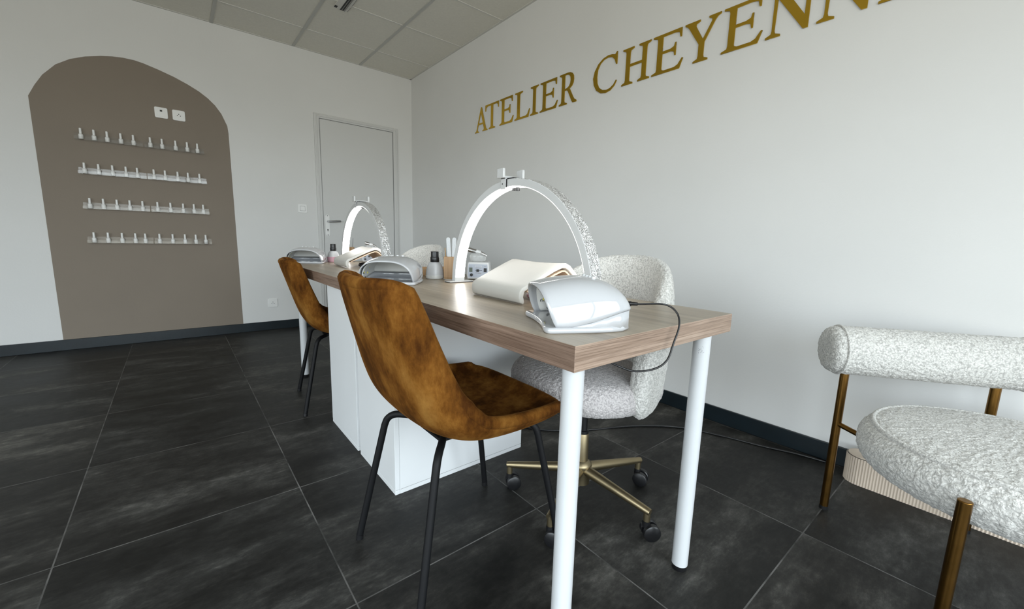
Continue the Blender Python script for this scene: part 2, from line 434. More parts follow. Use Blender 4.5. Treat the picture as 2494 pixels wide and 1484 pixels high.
h = mb(); h.cyl((XB+.012, 1.203, 1.040), (XB+.055, 1.203, 1.040), .009); h.tube([(XB+.050, 1.20, 1.040), (XB+.053, 1.21, 1.040), (XB+.053, 1.315, 1.047)], .0095, 16)
h.build('door_handle', 'steel', door, smooth=True)
k = mb(); k.cyl((XB+.011, 1.2, .958), (XB+.0128, 1.2, .958), .0055); k.box(XB+.011, XB+.0128, 1.197, 1.203, .942, .957)
for zz in (1.094, .905): k.cyl((XB+.011, 1.2, zz), (XB+.0128, 1.2, zz), .004)
k.build('keyhole', 'dark', door)

# ------------------------------------------------------------------ sockets, switch
def rrect(cy, cz, w_, h_, r, n=5):
    o = []
    for (sy, sz, a0) in ((1, 1, 0), (-1, 1, PI/2), (-1, -1, PI), (1, -1, 1.5*PI)):
        for i in range(n+1):
            t = a0+(PI/2)*i/n; o.append((cy+sy*(w_/2-r)+r*math.cos(t), cz+sz*(h_/2-r)+r*math.sin(t)))
    return o
def outlet(name, y, z, label, cat, kind):
    xw = XB+(.0008 if y < .43 else 0)
    t = thing(name, label, cat, (xw, y, z))
    m = mb(); wall_prism(rrect(0, 0, .080, .080, .010), 0, .007, m); m.build('cover_plate', 'plate', t, bevel=.002)
    if kind == 'socket':
        r = mb(); r.cyl((.0065, 0, 0), (.0085, 0, 0), .0215, n=32); r.build('socket_well', 'plate', t)
        s = mb()
        for yy, zz in ((-.0095, -.003), (.0095, -.003), (0, .009)): s.cyl((.0083, yy, zz), (.0092, yy, zz), .0032, n=12)
        s.build('pin_holes', 'dark', t)
    elif kind == 'data':
        r = mb(); wall_prism(rrect(.002, -.006, .045, .04, .002), .0065, .0085, r); r.build('socket_insert', 'plate', t, bevel=.0005)
        s = mb(); s.box(.0083, .0092, -.007, .007, .008, .020); s.build('jack_port', 'dark', t)
    else:
        r = mb(); wall_prism(rrect(0, 0, .046, .046, .003), .0065, .0075, r); r.build('switch_gap', 'seam', t)
        r = mb(); wall_prism(rrect(0, 0, .042, .042, .003), .007, .0105, r); r.build('rocker', 'plate', t, bevel=.001)
    return t
outlet('data_socket', -.003, 1.819, 'white square data outlet with one black port, left of the two on the taupe arch', 'socket', 'data')
outlet('power_socket', .105, 1.819, 'white power socket on the taupe arch, right beside the data outlet', 'socket', 'socket')
outlet('power_socket', .679, .254, 'white power socket low on the back wall right of the taupe arch', 'socket', 'socket')
outlet('light_switch', .979, 1.150, 'white square light switch on the back wall left of the door', 'switch', 'switch')

# ------------------------------------------------------------------ slot diffuser in the ceiling
t = thing('slot_air_diffuser', 'grey linear slot air vent with black slots set in the ceiling grid', 'vent', (0, 0, ZC))
m = mb(); m.box(-3.475, -2.7, 1.052, 1.152, -.008, 0); m.build('frame', 'tbar', t, bevel=.001)
m = mb(); m.box(-3.47, -2.7, 1.098, 1.107, -.0095, -.007); m.box(-3.47, -2.7, 1.113, 1.124, -.0095, -.007)
m.box(-3.46, -3.43, 1.052, 1.072, -.0095, -.007); m.box(-3.476, -3.40, 1.1515, 1.155, -.006, 0); m.box(-3.37, -2.7, 1.1515, 1.155, -.006, 0)
m.build('slots', 'dark', t)
m = mb(); m.box(-3.47, -2.7, 1.109, 1.111, -.012, -.007); m.box(-3.47, -2.7, 1.130, 1.134, -.013, -.007); m.build('blades', 'steel', t)

# ------------------------------------------------------------------ gold letters on the right wall
H_ = .198; ZB = 1.818
ser = lambda x: None
LET = {
 'A': ([(0,0),(.29,0),(.29,.035),(.2,.06),(.185,.12),(.245,.30),(.60,.30),(.665,.12),(.66,.06),(.56,.035),(.56,0),(.92,0),(.92,.035),(.84,.07),(.80,.14),(.49,1.0),(.43,1.0),(.12,.12),(.09,.06),(0,.035)], [(.272,.365),(.575,.365),(.425,.79)]),
 'T': ([(.27,0),(.70,0),(.70,.04),(.57,.08),(.55,.14),(.55,.93),(.78,.93),(.88,.88),(.90,.76),(.94,.76),(.94,1),(0,1),(0,.76),(.04,.76),(.06,.88),(.16,.93),(.405,.93),(.405,.14),(.39,.08),(.27,.04)], None),
 'E': ([(0,0),(.81,0),(.90,.24),(.865,.25),(.76,.11),(.66,.07),(.36,.07),(.30,.10),(.29,.14),(.29,.50),(.52,.50),(.62,.47),(.645,.37),(.68,.37),(.68,.69),(.645,.69),(.62,.60),(.52,.565),(.29,.565),(.29,.93),(.62,.93),(.75,.90),(.78,.78),(.82,.78),(.82,1),(0,1),(0,.96),(.125,.92),(.14,.86),(.14,.14),(.125,.08),(0,.04)], None),
 'L': ([(0,0),(.80,0),(.88,.28),(.845,.29),(.74,.11),(.64,.07),(.36,.07),(.30,.1),(.29,.14),(.29,.86),(.305,.92),(.45,.96),(.45,1),(0,1),(0,.96),(.125,.92),(.14,.86),(.14,.14),(.125,.08),(0,.04)], None),
 'I': ([(0,0),(.43,0),(.43,.04),(.30,.08),(.285,.14),(.285,.86),(.30,.92),(.43,.96),(.43,1),(0,1),(0,.96),(.125,.92),(.14,.86),(.14,.14),(.125,.08),(0,.04)], None),
 'R': ([(0,0),(.38,0),(.38,.04),(.27,.08),(.255,.14),(.255,.45),(.35,.45),(.40,.42),(.60,.06),(.65,0),(.82,0),(.82,.05),(.73,.10),(.68,.16),(.52,.43),(.49,.48),(.59,.54),(.65,.63),(.67,.74),(.655,.85),(.60,.935),(.50,.985),(.38,1),(0,1),(0,.96),(.10,.92),(.115,.86),(.115,.14),(.10,.08),(0,.04)], [(.255,.51),(.36,.515),(.45,.56),(.505,.64),(.52,.74),(.505,.84),(.45,.91),(.36,.94),(.255,.94)]),
 'C': ([(.90,1.05),(.87,1.05),(.81,.985),(.70,1.02),(.55,1.035),(.36,.995),(.18,.88),(.05,.70),(0,.50),(.04,.30),(.15,.12),(.33,0),(.52,-.035),(.70,0),(.84,.10),(.92,.24),(.89,.255),(.80,.14),(.68,.07),(.55,.05),(.40,.08),(.26,.18),(.18,.33),(.155,.52),(.18,.72),(.27,.87),(.40,.95),(.55,.97),(.70,.94),(.80,.85),(.86,.70),(.90,.70)], None),
 'H': ([(0,0),(.38,0),(.38,.04),(.275,.08),(.26,.14),(.26,.48),(.665,.48),(.665,.14),(.65,.08),(.545,.04),(.545,0),(.925,0),(.925,.04),(.82,.08),(.805,.14),(.805,.86),(.82,.92),(.925,.96),(.925,1),(.545,1),(.545,.96),(.65,.92),(.665,.86),(.665,.55),(.26,.55),(.26,.86),(.275,.92),(.38,.96),(.38,1),(0,1),(0,.96),(.105,.92),(.12,.86),(.12,.14),(.105,.08),(0,.04)], None),
 'Y': ([(.28,0),(.66,0),(.66,.04),(.56,.08),(.545,.14),(.545,.44),(.78,.86),(.84,.93),(.92,.96),(.92,1),(.62,1),(.62,.96),(.70,.92),(.70,.87),(.50,.52),(.30,.87),(.30,.92),(.40,.96),(.40,1),(0,1),(0,.96),(.07,.92),(.12,.86),(.40,.42),(.40,.14),(.385,.08),(.28,.04)], None),
 'N': ([(0,0),(.30,0),(.30,.04),(.195,.08),(.18,.14),(.19,.78),(.73,0),(.82,0),(.82,.86),(.835,.92),(.93,.96),(.93,1),(.62,1),(.62,.96),(.725,.92),(.74,.86),(.735,.28),(.255,1),(0,1),(0,.96),(.09,.90),(.12,.86),(.12,.14),(.105,.08),(0,.04)], None)}
def letter(ch, x0, w_, lab):
    out, hole = LET[ch]; mx = max(p[0] for p in out); s = (w_/H_)/mx if w_ else 1
    cu = bpy.data.curves.new('letter', 'CURVE'); cu.dimensions = '2D'; cu.fill_mode = 'BOTH'; cu.extrude = .0025
    for pl in (out, hole):
        if not pl: continue
        sp = cu.splines.new('POLY'); sp.points.add(len(pl)-1); sp.use_cyclic_u = True
        for p, (a, b) in zip(sp.points, pl): p.co = (a*s*H_, b*H_, 0, 1)
    tmp = bpy.data.objects.new('letter_tmp', cu); COL.objects.link(tmp)
    dg = bpy.context.evaluated_depsgraph_get(); me = bpy.data.meshes.new_from_object(tmp.evaluated_get(dg))
    bpy.data.objects.remove(tmp, do_unlink=True); bpy.data.curves.remove(cu)
    me.name = 'wall_letter'; me.materials.clear(); me.materials.append(MT['gold'])
    o = bpy.data.objects.new('wall_letter', me); COL.objects.link(o)
    o.location = (x0, YR-.0026, ZB); o.rotation_euler = (PI/2, 0, 0)
    tag(o, lab, 'letter', 'gold letters on the right wall')
L2 = [('A', -3.154, .182, 'gold capital A starting the wall lettering'),
 ('T', -3.004, .186, 'gold capital T, second letter of the wall lettering'),
 ('E', -2.803, .178, 'gold capital E between the T and the L of the first word'),
 ('L', -2.611, .177, 'gold capital L in the first word on the wall'),
 ('I', -2.430, .085, 'narrow gold capital I in the first word on the wall'),
 ('E', -2.325, .180, 'gold capital E between the I and the R of the first word'),
 ('R', -2.133, .160, 'gold capital R ending the first word on the wall'),
 ('C', -1.838, .183, 'round gold capital C starting the second word on the wall'),
 ('H', -1.619, .184, 'gold capital H right after the C on the wall'),
 ('E', -1.420, .181, 'gold capital E between the H and the Y of the second word'),
 ('Y', -1.239, .182, 'gold capital Y in the middle of the second word'),
 ('E', -1.043, .180, 'gold capital E right after the Y in the second word'),
 ('N', -.849, .184, 'gold capital N right after the third E, cut by the top edge'),
 ('N', -.657, .184, 'second gold capital N, nearly cut off by the top edge'),
 ('E', -.463, .180, 'last gold letter E of the wall lettering, mostly out of view')]
for a in L2: letter(*a)

# ------------------------------------------------------------------ acrylic ledges and polish bottles
LED = [(1.540, 'top'), (1.300, 'second'), (1.050, 'third'), (.800, 'bottom')]
def ledge(name):
    t = bpy.data.objects.new(name, None); COL.objects.link(t)
    Lh = .186
    m = mb(); m.box(.0, .003, -Lh, Lh, 0, .046); m.build('back_strip', 'acrylic', t)
    m = mb(); m.box(.003, .040, -Lh, Lh, 0, .003); m.build('shelf_board', 'acrylic', t)
    m = mb(); m.box(.040, .043, -Lh, Lh, 0, .020); m.build('front_lip', 'acrylic', t)
    return t
led0 = None
for z, nm in LED:
    for cy, sd in ((-.316, 'left'), (.062, 'right')):
        t = ledge('acrylic_ledge') if led0 is None else copy_tree(led0)
        led0 = led0 or t
        place(t, (XB+.0009, cy, z)); tag(t, f'clear acrylic ledge holding five white bottles, {sd} ledge of the {nm} row', 'shelf', 'acrylic polish ledges on the taupe arch')
ROWS = [[-0.465, -0.397, -0.328, -0.254, -0.184, -0.087, -0.017, 0.066, 0.139, 0.205],
 [-0.469, -0.395, -0.32, -0.246, -0.182, -0.085, -0.017, 0.061, 0.127, 0.202],
 [-0.464, -0.392, -0.318, -0.246, -0.172, -0.083, -0.003, 0.077, 0.147, 0.209],
 [-0.465, -0.389, -0.311, -0.235, -0.177, -0.091, -0.009, 0.07, 0.141, 0.208]]
def polish():
    t = bpy.data.objects.new('polish_bottle', None); COL.objects.link(t)
    mb().lathe([(.0115, 0), (.0125, .002), (.0130, .020), (.0125, .031), (.0105, .034), (.0065, .036)], 20).build('bottle_body', 'cap', t, smooth=True)
    mb().lathe([(.0072, .0362), (.0076, .038), (.0068, .060), (.0066, .0735), (.005, .075)], 16).build('bottle_cap', 'cap', t, smooth=True)
    return t
pb = None; ORD = ['first', 'second', 'third', 'fourth', 'fifth', 'sixth', 'seventh', 'eighth', 'ninth', 'last']
for ri, (z, nm) in enumerate(LED):
    for i, y in enumerate(ROWS[ri]):
        t = polish() if pb is None else copy_tree(pb)
        pb = pb or t
        place(t, (XB+.022, y, z+.0032), random.uniform(0, 3))
        tag(t, f'small white capped polish bottle, {ORD[i]} from left in the {nm} shelf row', 'bottle', 'polish bottles on the acrylic ledges')

# ------------------------------------------------------------------ table
TZ = .730; TT = .048; TU = TZ-TT
TX0, TX1, TY0, TY1 = -2.95, -.456, .517, 1.128
t = thing('work_table', 'long table with pale oak top and round white legs, carrying the nail lamps', 'table', (0, 0, 0))
m = mb(); v = [(x, y, z) for z in (TU, TZ) for y in (TY0, TY1) for x in (TX0, TX1)]
m.add(v, [(0, 2, 3, 1)], 0); m.add(v, [(4, 5, 7, 6)], 0)
m.add(v, [(0, 1, 5, 4), (2, 6, 7, 3)], 1); m.add(v, [(1, 3, 7, 5), (0, 4, 6, 2)], 2)
me = m
o = me.build('table_top', ['oak', 'oakedge', 'oakend'], t)
bm = bmesh.new(); bm.from_mesh(o.data); bmesh.ops.remove_doubles(bm, verts=bm.verts, dist=1e-5); bmesh.ops.recalc_face_normals(bm, faces=bm.faces); bm.to_mesh(o.data); bm.free()
md = o.modifiers.new('bevel', 'BEVEL'); md.width = .0012; md.segments = 2
def tleg(x, y):
    l = mb().cyl((0, 0, .016), (0, 0, TU), .0212, n=40).build('leg', 'powder', t, smooth=True); l.location = (x, y, 0)
    mb().lathe([(.018, 0), (.0195, .002), (.0195, .017)], 32).build('leg_foot', 'black', l, smooth=True)
    return l
la = tleg(-.503, .568); lb = tleg(-.487, 1.040); tleg(-2.80, .590); tleg(-2.90, 1.06)
s = mb(); 
for i in range(14):
    a0 = -1.15+random.uniform(-.35, .35); zz = .640+random.uniform(-.012, .010); r_ = .02135; da = random.uniform(.02, .12); dz = random.uniform(.0008, .003)
    s.add([(r_*math.cos(a0), r_*math.sin(a0), zz), (r_*math.cos(a0+da), r_*math.sin(a0+da), zz+.001), (r_*math.cos(a0+da), r_*math.sin(a0+da), zz+dz), (r_*math.cos(a0), r_*math.sin(a0), zz+dz*.7)], [(0, 1, 2, 3)])
s.build('glue_mark', 'sticker', lb)

# ------------------------------------------------------------------ cabinets below the table
def cabinet(xa, xb, ya, yb, label):
    t = thing('white_cabinet', label, 'cabinet', ((xa+xb)/2, (ya+yb)/2, 0))
    hx, hy = (xb-xa)/2, (yb-ya)/2
    m = mb(); m.box(-hx, hx, -hy+.018, hy, 0.0, TU-.001); m.build('body', 'lac', t, bevel=.001)
    m = mb(); m.box(-hx, hx, -hy, -hy+.0175, .018, TU-.001); m.build('front_panel', 'lac', t, bevel=.001)
    m = mb(); m.box(-hx+.0005, hx-.0005, -hy+.0005, -hy+.0175, .0, .0165); m.build('plinth', 'lac', t, bevel=.0008)
    m = mb(); m.box(hx-.0002, hx+.0004, -hy+.02, hy-.001, .0168, .0180); m.build('side_seam', 'seam', t)
    return t
cabinet(-1.631, -1.276, .537, 1.120, 'white box cabinet under the table, the nearer one behind the front brown chair')
cabinet(-2.022, -1.660, .537, 1.120, 'white box cabinet under the table, the farther one between both brown chairs')

# ------------------------------------------------------------------ velvet shell chairs
def shell_chair():
    t = thing('velvet_chair', 'rust brown velvet shell chair with black metal legs at the near table end', 'chair', (-.948, .5975, 0), 0, 'brown velvet client chairs')
    P = [(.203, .455), (.190, .440), (.15, .427), (.08, .420), (0, .419), (-.07, .424), (-.125, .439), (-.168, .468), (-.200, .512), (-.222, .570), (-.243, .640), (-.264, .712), (-.280, .765), (-.290, .802)]
    C = [P[0]]; pts = catmull([(0, a, b) for a, b in P], 3)
    nT = len(pts)-1; U = 20
    # half width, rim raise along the inner normal
    tab = [(0, .205, .012), (.12, .220, .036), (.3, .232, .056), (.42, .236, .068), (.50, .232, .078), (.58, .224, .080), (.70, .206, .068), (.80, .185, .062), (.90, .162, .060), (1, .140, .060)]
    rings = []
    for i in range(nT+1):
        row = []
        for j in range(U+1):
            u = -1+2*j/U; a = abs(u)
            k = i/nT; k2 = lerp(.06*a**3.2, 1-.062*a**6, k)
            q = k2*nT; i0 = min(int(q), nT-1); p = pts[i0].lerp(pts[i0+1], q-i0)
            i0c = max(1, min(nT-1, i0)); d = (pts[min(nT, i0c+1)]-pts[i0c-1]).normalized(); nrm = Vector((0, d.z, -d.y))*1
            hw, ra = interp(tab, k2)
            off = ra*a**2.6
            top = max(0, (k2-.9)/.1)
            row.append((hw*math.sin(u*PI/2*.92)/math.sin(PI/2*.92), p.y+nrm.y*off, p.z+nrm.z*off))
        rings.append(row)
    m = mb().loft(rings, closed=False, cap=False)
    o = m.build('seat_shell', 'velvet', t, smooth='all', solid=.030, soff=0)
    md = o.modifiers.new('sub', 'SUBSURF'); md.levels = 2; md.render_levels = 2
    # edge piping following the rim
    rim = [rings[0][j] for j in range(U, -1, -1)]+[rings[i][0] for i in range(1, nT+1)]+[rings[nT][j] for j in range(1, U+1)]+[rings[i][U] for i in range(nT-1, 0, -1)]
    m = mb().tube([tuple(p) for p in rim]+[tuple(rim[0])], .0158, 10); o2 = m.build('rim_roll', 'velvet', t, smooth='all')
    # under-seat mounting frame
    m = mb(); m.box(-.10, .10, -.12, .12, .399, .407); m.build('mounting_plate', 'blackmetal', t, bevel=.003)
    for sx_ in (-1, 1):
        for sy_ in (-1, 1):
            path = [(sx_*.05, sy_*.08, .4015), (sx_*.105, sy_*.120, .4010), (sx_*.132, sy_*.142, .397), (sx_*.147, sy_*.156, .383), (sx_*.153, sy_*.163, .362), (sx_*.195, sy_*.2315, .010)]
            m = mb().tube([Vector(p) for p in catmull(path[:5], 4)]+[Vector(path[5])], .0100, 14); l = m.build('leg', 'blackmetal', t, smooth=True)
            m = mb().cyl((sx_*.1953, sy_*.232, 0), (sx_*.1945, sy_*.2305, .014), .0106, n=16); m.build('leg_glide', 'black', l, smooth=True)
    return t
vc = shell_chair()
vc2 = place(copy_tree(vc), (-2.322, .701, 0), -.14, 'rust brown velvet shell chair with black metal legs at the far table end')

vc2.scale = (1, 1, .955)

# ------------------------------------------------------------------ boucle swivel chairs
def fuzz(o, strength=.006, size=.012, sub=2):
    md = o.modifiers.new('sub', 'SUBSURF'); md.levels = sub; md.render_levels = sub
    tx = bpy.data.textures.get('wool_%g' % size) or bpy.data.textures.new('wool_%g' % size, 'CLOUDS')
    tx.noise_scale = size*.75; tx.noise_depth = 1
    md = o.modifiers.new('fuzz', 'DISPLACE'); md.texture = tx; md.strength = strength*.7; md.mid_level = .5; md.texture_coords = 'LOCAL'
def cushion_rings(a, b, z0, z1, er, n=48, ex=2.2, dome=.012):
    R = []; zc = (z0+z1)/2; hz = (z1-z0)/2
    prof = []
    for i in range(4): prof.append((.02+.9*i/4, -1))
    k = 9
    for i in range(k+1):
        th = -PI/2+PI*i/k; prof.append(('e', th))
    for i in range(3, -1, -1): prof.append((.02+.9*i/4, 1))
    for p in prof:
        ring = []
        for j in range(n):
            t_ = 2*PI*j/n; c, s_ = math.cos(t_), math.sin(t_); kk = (abs(c)**ex+abs(s_)**ex)**(-1/ex)
            if p[0] == 'e':
                ins = er*(1-math.cos(p[1])); f_ = 1; z = zc+hz*math.sin(p[1]); ring.append(((a-ins)*kk*c, (b-ins)*kk*s_, z))
            else:
                f_ = p[0]; ring.append(((a-er)*kk*c*f_, (b-er)*kk*s_*f_, zc+p[1]*(hz+dome*(1-f_*f_)) if p[1] > 0 else z0))
        R.append(ring)
    return R
def swivel():
    t = thing('swivel_chair', 'cream boucle swivel chair on a brass star base behind the near table end', 'chair', (-.872, 1.053, 0), 0, 'boucle swivel chairs')
    o = mb().loft(cushion_rings(.264, .243, .382, .486, .046, 60, 2.2, .012)).build('seat', 'boucleg', t, smooth='all'); o.location = (-.036, .030, 0); fuzz(o, .006, .012, 3)
    R = []; NA = 64
    for i in range(NA+1):
        th = 100*math.sin(lerp(-1, 1, i/NA)*PI/2*.999); ph = math.radians(90+th); a = abs(th)/100
        cf = math.sqrt(max(0, 1-((a-.90)/.10)**2)) if a > .90 else 1
        zt = .525+.340*max(0, 1-a**2.5)**.66; zb = .378
        hh = max(.004, (zt-zb)/2*cf); zc = (zt+zb)/2; ring = []; K = 36
        tk = .036*max(.08, cf)
        for k in range(K):
            q = 2*PI*k/K; c, s_ = math.cos(q), math.sin(q); kk = (abs(c)**2.6+abs(s_)**2.6)**(-1/2.6)
            z = zc+(hh)*kk*s_; lean = .028*((z-.42)/.44)
            r_ = .212+.9*lean*(1-.4*a)+tk*kk*c
            ring.append((r_*math.cos(ph), r_*math.sin(ph), z))
        R.append(ring)
    o = mb().loft(R).build('backrest', 'boucle', t, smooth='all'); fuzz(o, .007, .012, 2)
    m = mb(); m.box(-.09, .09, -.08, .08, .366, .379); m.cyl((0, 0, .32), (0, 0, .37), .03); m.build('seat_plate', 'blackmetal', t, bevel=.002)
    mb().cyl((0, 0, .24), (0, 0, .35), .013).build('gas_lift', 'black', t, smooth=True)
    m = mb(); m.lathe([(.020, .062), (.030, .066), (.031, .120), (.036, .132), (.034, .140), (.021, .150), (.0195, .245), (.017, .250)], 32); m.build('column', 'brass', t, smooth=True)
    m = mb(); m.lathe([(.018, .250), (.018, .260), (.013, .262)], 24); m.build('column_collar', 'black', t, smooth=True)
    for k in range(5):
        a = math.radians(3+72*k); c, s_ = math.cos(a), math.sin(a)
        m = mb(); m.tube([(c*.015, s_*.015, .118), (c*.06, s_*.06, .114), (c*.262, s_*.262, .092), (c*.268, s_*.268, .091)], [.0185, .0175, .0115, .0105], 18)
        m.cyl((c*.258, s_*.258, .058), (c*.258, s_*.258, .094), .0105); arm = m.build('base_arm', 'brass', t, smooth=True)
        ca = .69+(.25, -.35, .1, .4, -.15)[k]; d = Vector((math.cos(ca), math.sin(ca), 0)); pz = Vector((c*.258, s_*.258, 0))+d*.014; nn = Vector((-d.y, d.x, 0))
        m = mb(); m.cyl(Vector((c*.258, s_*.258, .040)), Vector((c*.258, s_*.258, .060)), .012)
        for sgn in (-1, 1):
            a0 = pz+nn*sgn*.006; b0 = pz+nn*sgn*.024; zc = Vector((0, 0, .0265)); q = (b0-a0)
            rr = [(0, .0240), (.12, .0262), (.85, .0262), (1.0, .0225)]
            dq = q.normalized().to_track_quat('Z', 'Y'); rings = []
            for f_, r_ in rr: rings.append([a0+zc+q*f_+dq @ Vector((r_*math.cos(2*PI*i/28), r_*math.sin(2*PI*i/28), 0)) for i in range(28)])
            m.loft(rings)
        m.cyl(pz-nn*.006+Vector((0, 0, .0265)), pz+nn*.006+Vector((0, 0, .0265)), .009)
        m.build('caster', 'black', arm, smooth=True)
    return t
swc = swivel()
place(copy_tree(swc), (-2.33, 1.045, 0), .05, 'cream boucle swivel tub chair behind the far half of the table, only its back showing')

# ------------------------------------------------------------------ boucle armchair on the right
E_ = Vector((.814, .581, 0)).normalized(); ang = math.atan2(E_.y, E_.x)
ac = thing('boucle_armchair', 'white boucle armchair with rolled back and bronze tube legs by the right wall', 'chair', (-.012, 1.629, 0), ang)
# local x = along the back roll, local y = toward the wall (-facing)
o = mb().loft(cushion_rings(.305, .300, .300, .430, .060, 56, 2.0, .016)).build('seat', 'boucle', ac, smooth='all'); o.location = (.04, -.075, 0); fuzz(o, .009, .014, 3)
m = mb(); R = []
for (x, r_) in [(-.262, .030), (-.261, .055), (-.255, .070), (-.242, .0775), (-.227, .079)]+[(-.22+.0115*q, .080) for q in range(43)]+[ (.268, .079), (.280, .0775), (.293, .070), (.299, .055), (.300, .030)]:
    R.append([(x, .25+r_*math.cos(2*PI*k/44), .573+r_*math.sin(2*PI*k/44)) for k in range(44)])
o = m.loft(R).build('back_roll', 'boucle', ac, smooth='all'); fuzz(o, .008, .012, 2)
m = mb().tube([(-.227, .25+.080*math.cos(2*PI*k/40), .573+.080*math.sin(2*PI*k/40)) for k in range(41)], .004, 8); o = m.build('roll_piping', 'boucle', ac, smooth='all')
m = mb().tube([(.265, .25+.080*math.cos(2*PI*k/40), .573+.080*math.sin(2*PI*k/40)) for k in range(41)], .004, 8); o = m.build('roll_piping', 'boucle', ac, smooth='all')
m = mb().tube([(.04+.272*math.cos(2*PI*k/64), -.075+.267*math.sin(2*PI*k/64), .4215) for k in range(65)], .0065, 10); m.build('seat_piping', 'boucle', ac, smooth='all')
def piped_leg(lx, ly, z1):
    l = mb().cyl((0, 0, .008), (0, 0, z1), .0125, n=28).build('leg', 'bronze', ac, smooth=True, bevel=.002); l.location = (lx, ly, 0)
    mb().cyl((0, 0, 0), (0, 0, .012), .0132, n=28).build('leg_glide', 'black', l, smooth=True)
piped_leg(-.20, .238, .505); piped_leg(.20, .238, .505)
piped_leg(-.196, -.296, .380); piped_leg(.276, -.296, .380)
for xa in (-.20, .20):
    m = mb(); m.tube([(xa, .238, .318), (xa*.3, .0, .290)], .0085, 14)
    m.build('support_bar', 'bronze', ac, smooth=True)

# ------------------------------------------------------------------ ribbed beige box under the armchair
t = thing('ribbed_box', 'low beige ribbed box with rounded ends on the floor below the white armchair', 'box', (-.03, 2.035, 0))
ring = []; hl, rr_ = .245, .052
path = []
for i in range(33): a = -PI/2+PI*i/32; path.append((hl+rr_*math.cos(a), rr_*math.sin(a), a))
for i in range(61): path.append((lerp(hl, -hl, i/60), rr_, PI/2))
for i in range(33): a = PI/2+PI*i/32; path.append((-hl+rr_*math.cos(a), rr_*math.sin(a), a))
for i in range(61): path.append((lerp(-hl, hl, i/60), -rr_, -PI/2))
# resample by length and add ribs
L_ = [0]
for i in range(1, len(path)): L_.append(L_[-1]+math.hypot(path[i][0]-path[i-1][0], path[i][1]-path[i-1][1]))
tot = L_[-1]; NR = 150; pts = []
j = 0
for i in range(NR*4):
    s_ = tot*i/(NR*4)
    while L_[j+1] < s_: j += 1
    k = (s_-L_[j])/max(1e-9, L_[j+1]-L_[j]); x, y, a = (lerp(path[j][q], path[j+1][q], k) for q in range(3))
    rb = .0013*math.cos(2*PI*i/4)
    pts.append((x+rb*math.cos(a), y+rb*math.sin(a)))
m = mb(); m.prism(pts, 0, .108); m.build('box_body', 'rib', t)
m = mb(); m.prism([(x*.985, y*.93) for x, y in pts[::4]], .1085, .112); m.build('box_lid', 'rib', t, bevel=.0015)
m = mb(); m.prism([(x*.992, y*.96) for x, y in pts[::4]], .1075, .1088); m.build('lid_gap', 'dark', t)

# ------------------------------------------------------------------ half-moon lamps
def moon_lamp():
    t = thing('half_moon_lamp', 'tall white half moon desk lamp with glittery outer band, nearer of the two', 'lamp', (-1.081, .890, TZ), 0, 'half moon lamps on the table')
    Ro, Ri, hy = .366, .343, .0225; z0 = .006; NS = 72
    def arc(r, k): a = PI*k/NS; return (r*math.cos(a), z0+r*math.sin(a)*1.005)
    def band(ra, rb, ya, yb, name, mat, k0=0, k1=NS, bev=0, par=t):
        R = []
        for k in range(k0, k1+1):
            xa, za = arc(ra, k); xb, zb = arc(rb, k)
            R.append([(xa, ya, za), (xa, yb, za), (xb, yb, zb), (xb, ya, zb)])
        return mb().loft(R).build(name, mat, par, smooth=True, bevel=bev)
    band(Ro, Ri, -hy, hy, 'arch_frame', 'white', bev=.001)
    band(Ro+.0009, Ro+.0001, -hy+.0016, hy-.0016, 'glitter_band', 'glitter')
    band(Ri-.0001, Ri-.0012, -hy+.0015, hy-.0015, 'light_strip', 'led', 1, NS-1)
    for sx_ in (-1, 1):
        x = sx_*(Ro+Ri)/2
        m = mb(); m.box(x-.024, x+.024, -.052, .058, .0025, .006); b = m.build('foot_plate', 'white', t, bevel=.001)
        m = mb(); m.box(x-.023, x+.023, -.050, .056, 0, .0025); m.build('foot_pad', 'black', b)
    zt = z0+Ro*1.005
    m = mb(); m.box(-.043, -.027, -.034, .046, zt+.006, zt+.013); m.box(-.053, -.018, -.040, -.031, zt+.004, zt+.035); m.box(-.053, -.018, .044, .053, zt+.004, zt+.039)
    ph = m.build('phone_holder', 'white', t, bevel=.002)
    m = mb(); m.box(-.047, -.022, -hy-.0055, -hy-.002, zt-.031, zt+.006); m.box(-.047, -.022, -hy-.0055, hy+.004, zt+.0015, zt+.005); m.build('clip_bracket', 'white', ph, bevel=.001)
    m = mb(); m.cyl((-.037, -hy-.0062, zt-.014), (-.037, -hy-.0050, zt-.014), .0022, n=12); m.box(-.022, -.018, -hy-.003, -hy-.0005, zt-.026, zt+.001); m.box(-.022, .012, -hy+.002, hy-.002, zt+.0012, zt+.0045); m.build('clip_screw', 'black', ph)
    m = mb(); m.box(-.012, .006, -.006, .006, z0+Ri-.010, z0+Ri-.002); m.cyl((.010, 0, z0+Ri-.012), (.010, 0, z0+Ri-.001), .007, n=14); m.build('clamp_knob', 'black', ph, smooth=True)
    return t
ml = moon_lamp()
place(copy_tree(ml), (-2.515, .885, TZ), 0, 'white half moon desk lamp with glittery band, farther one before the door')

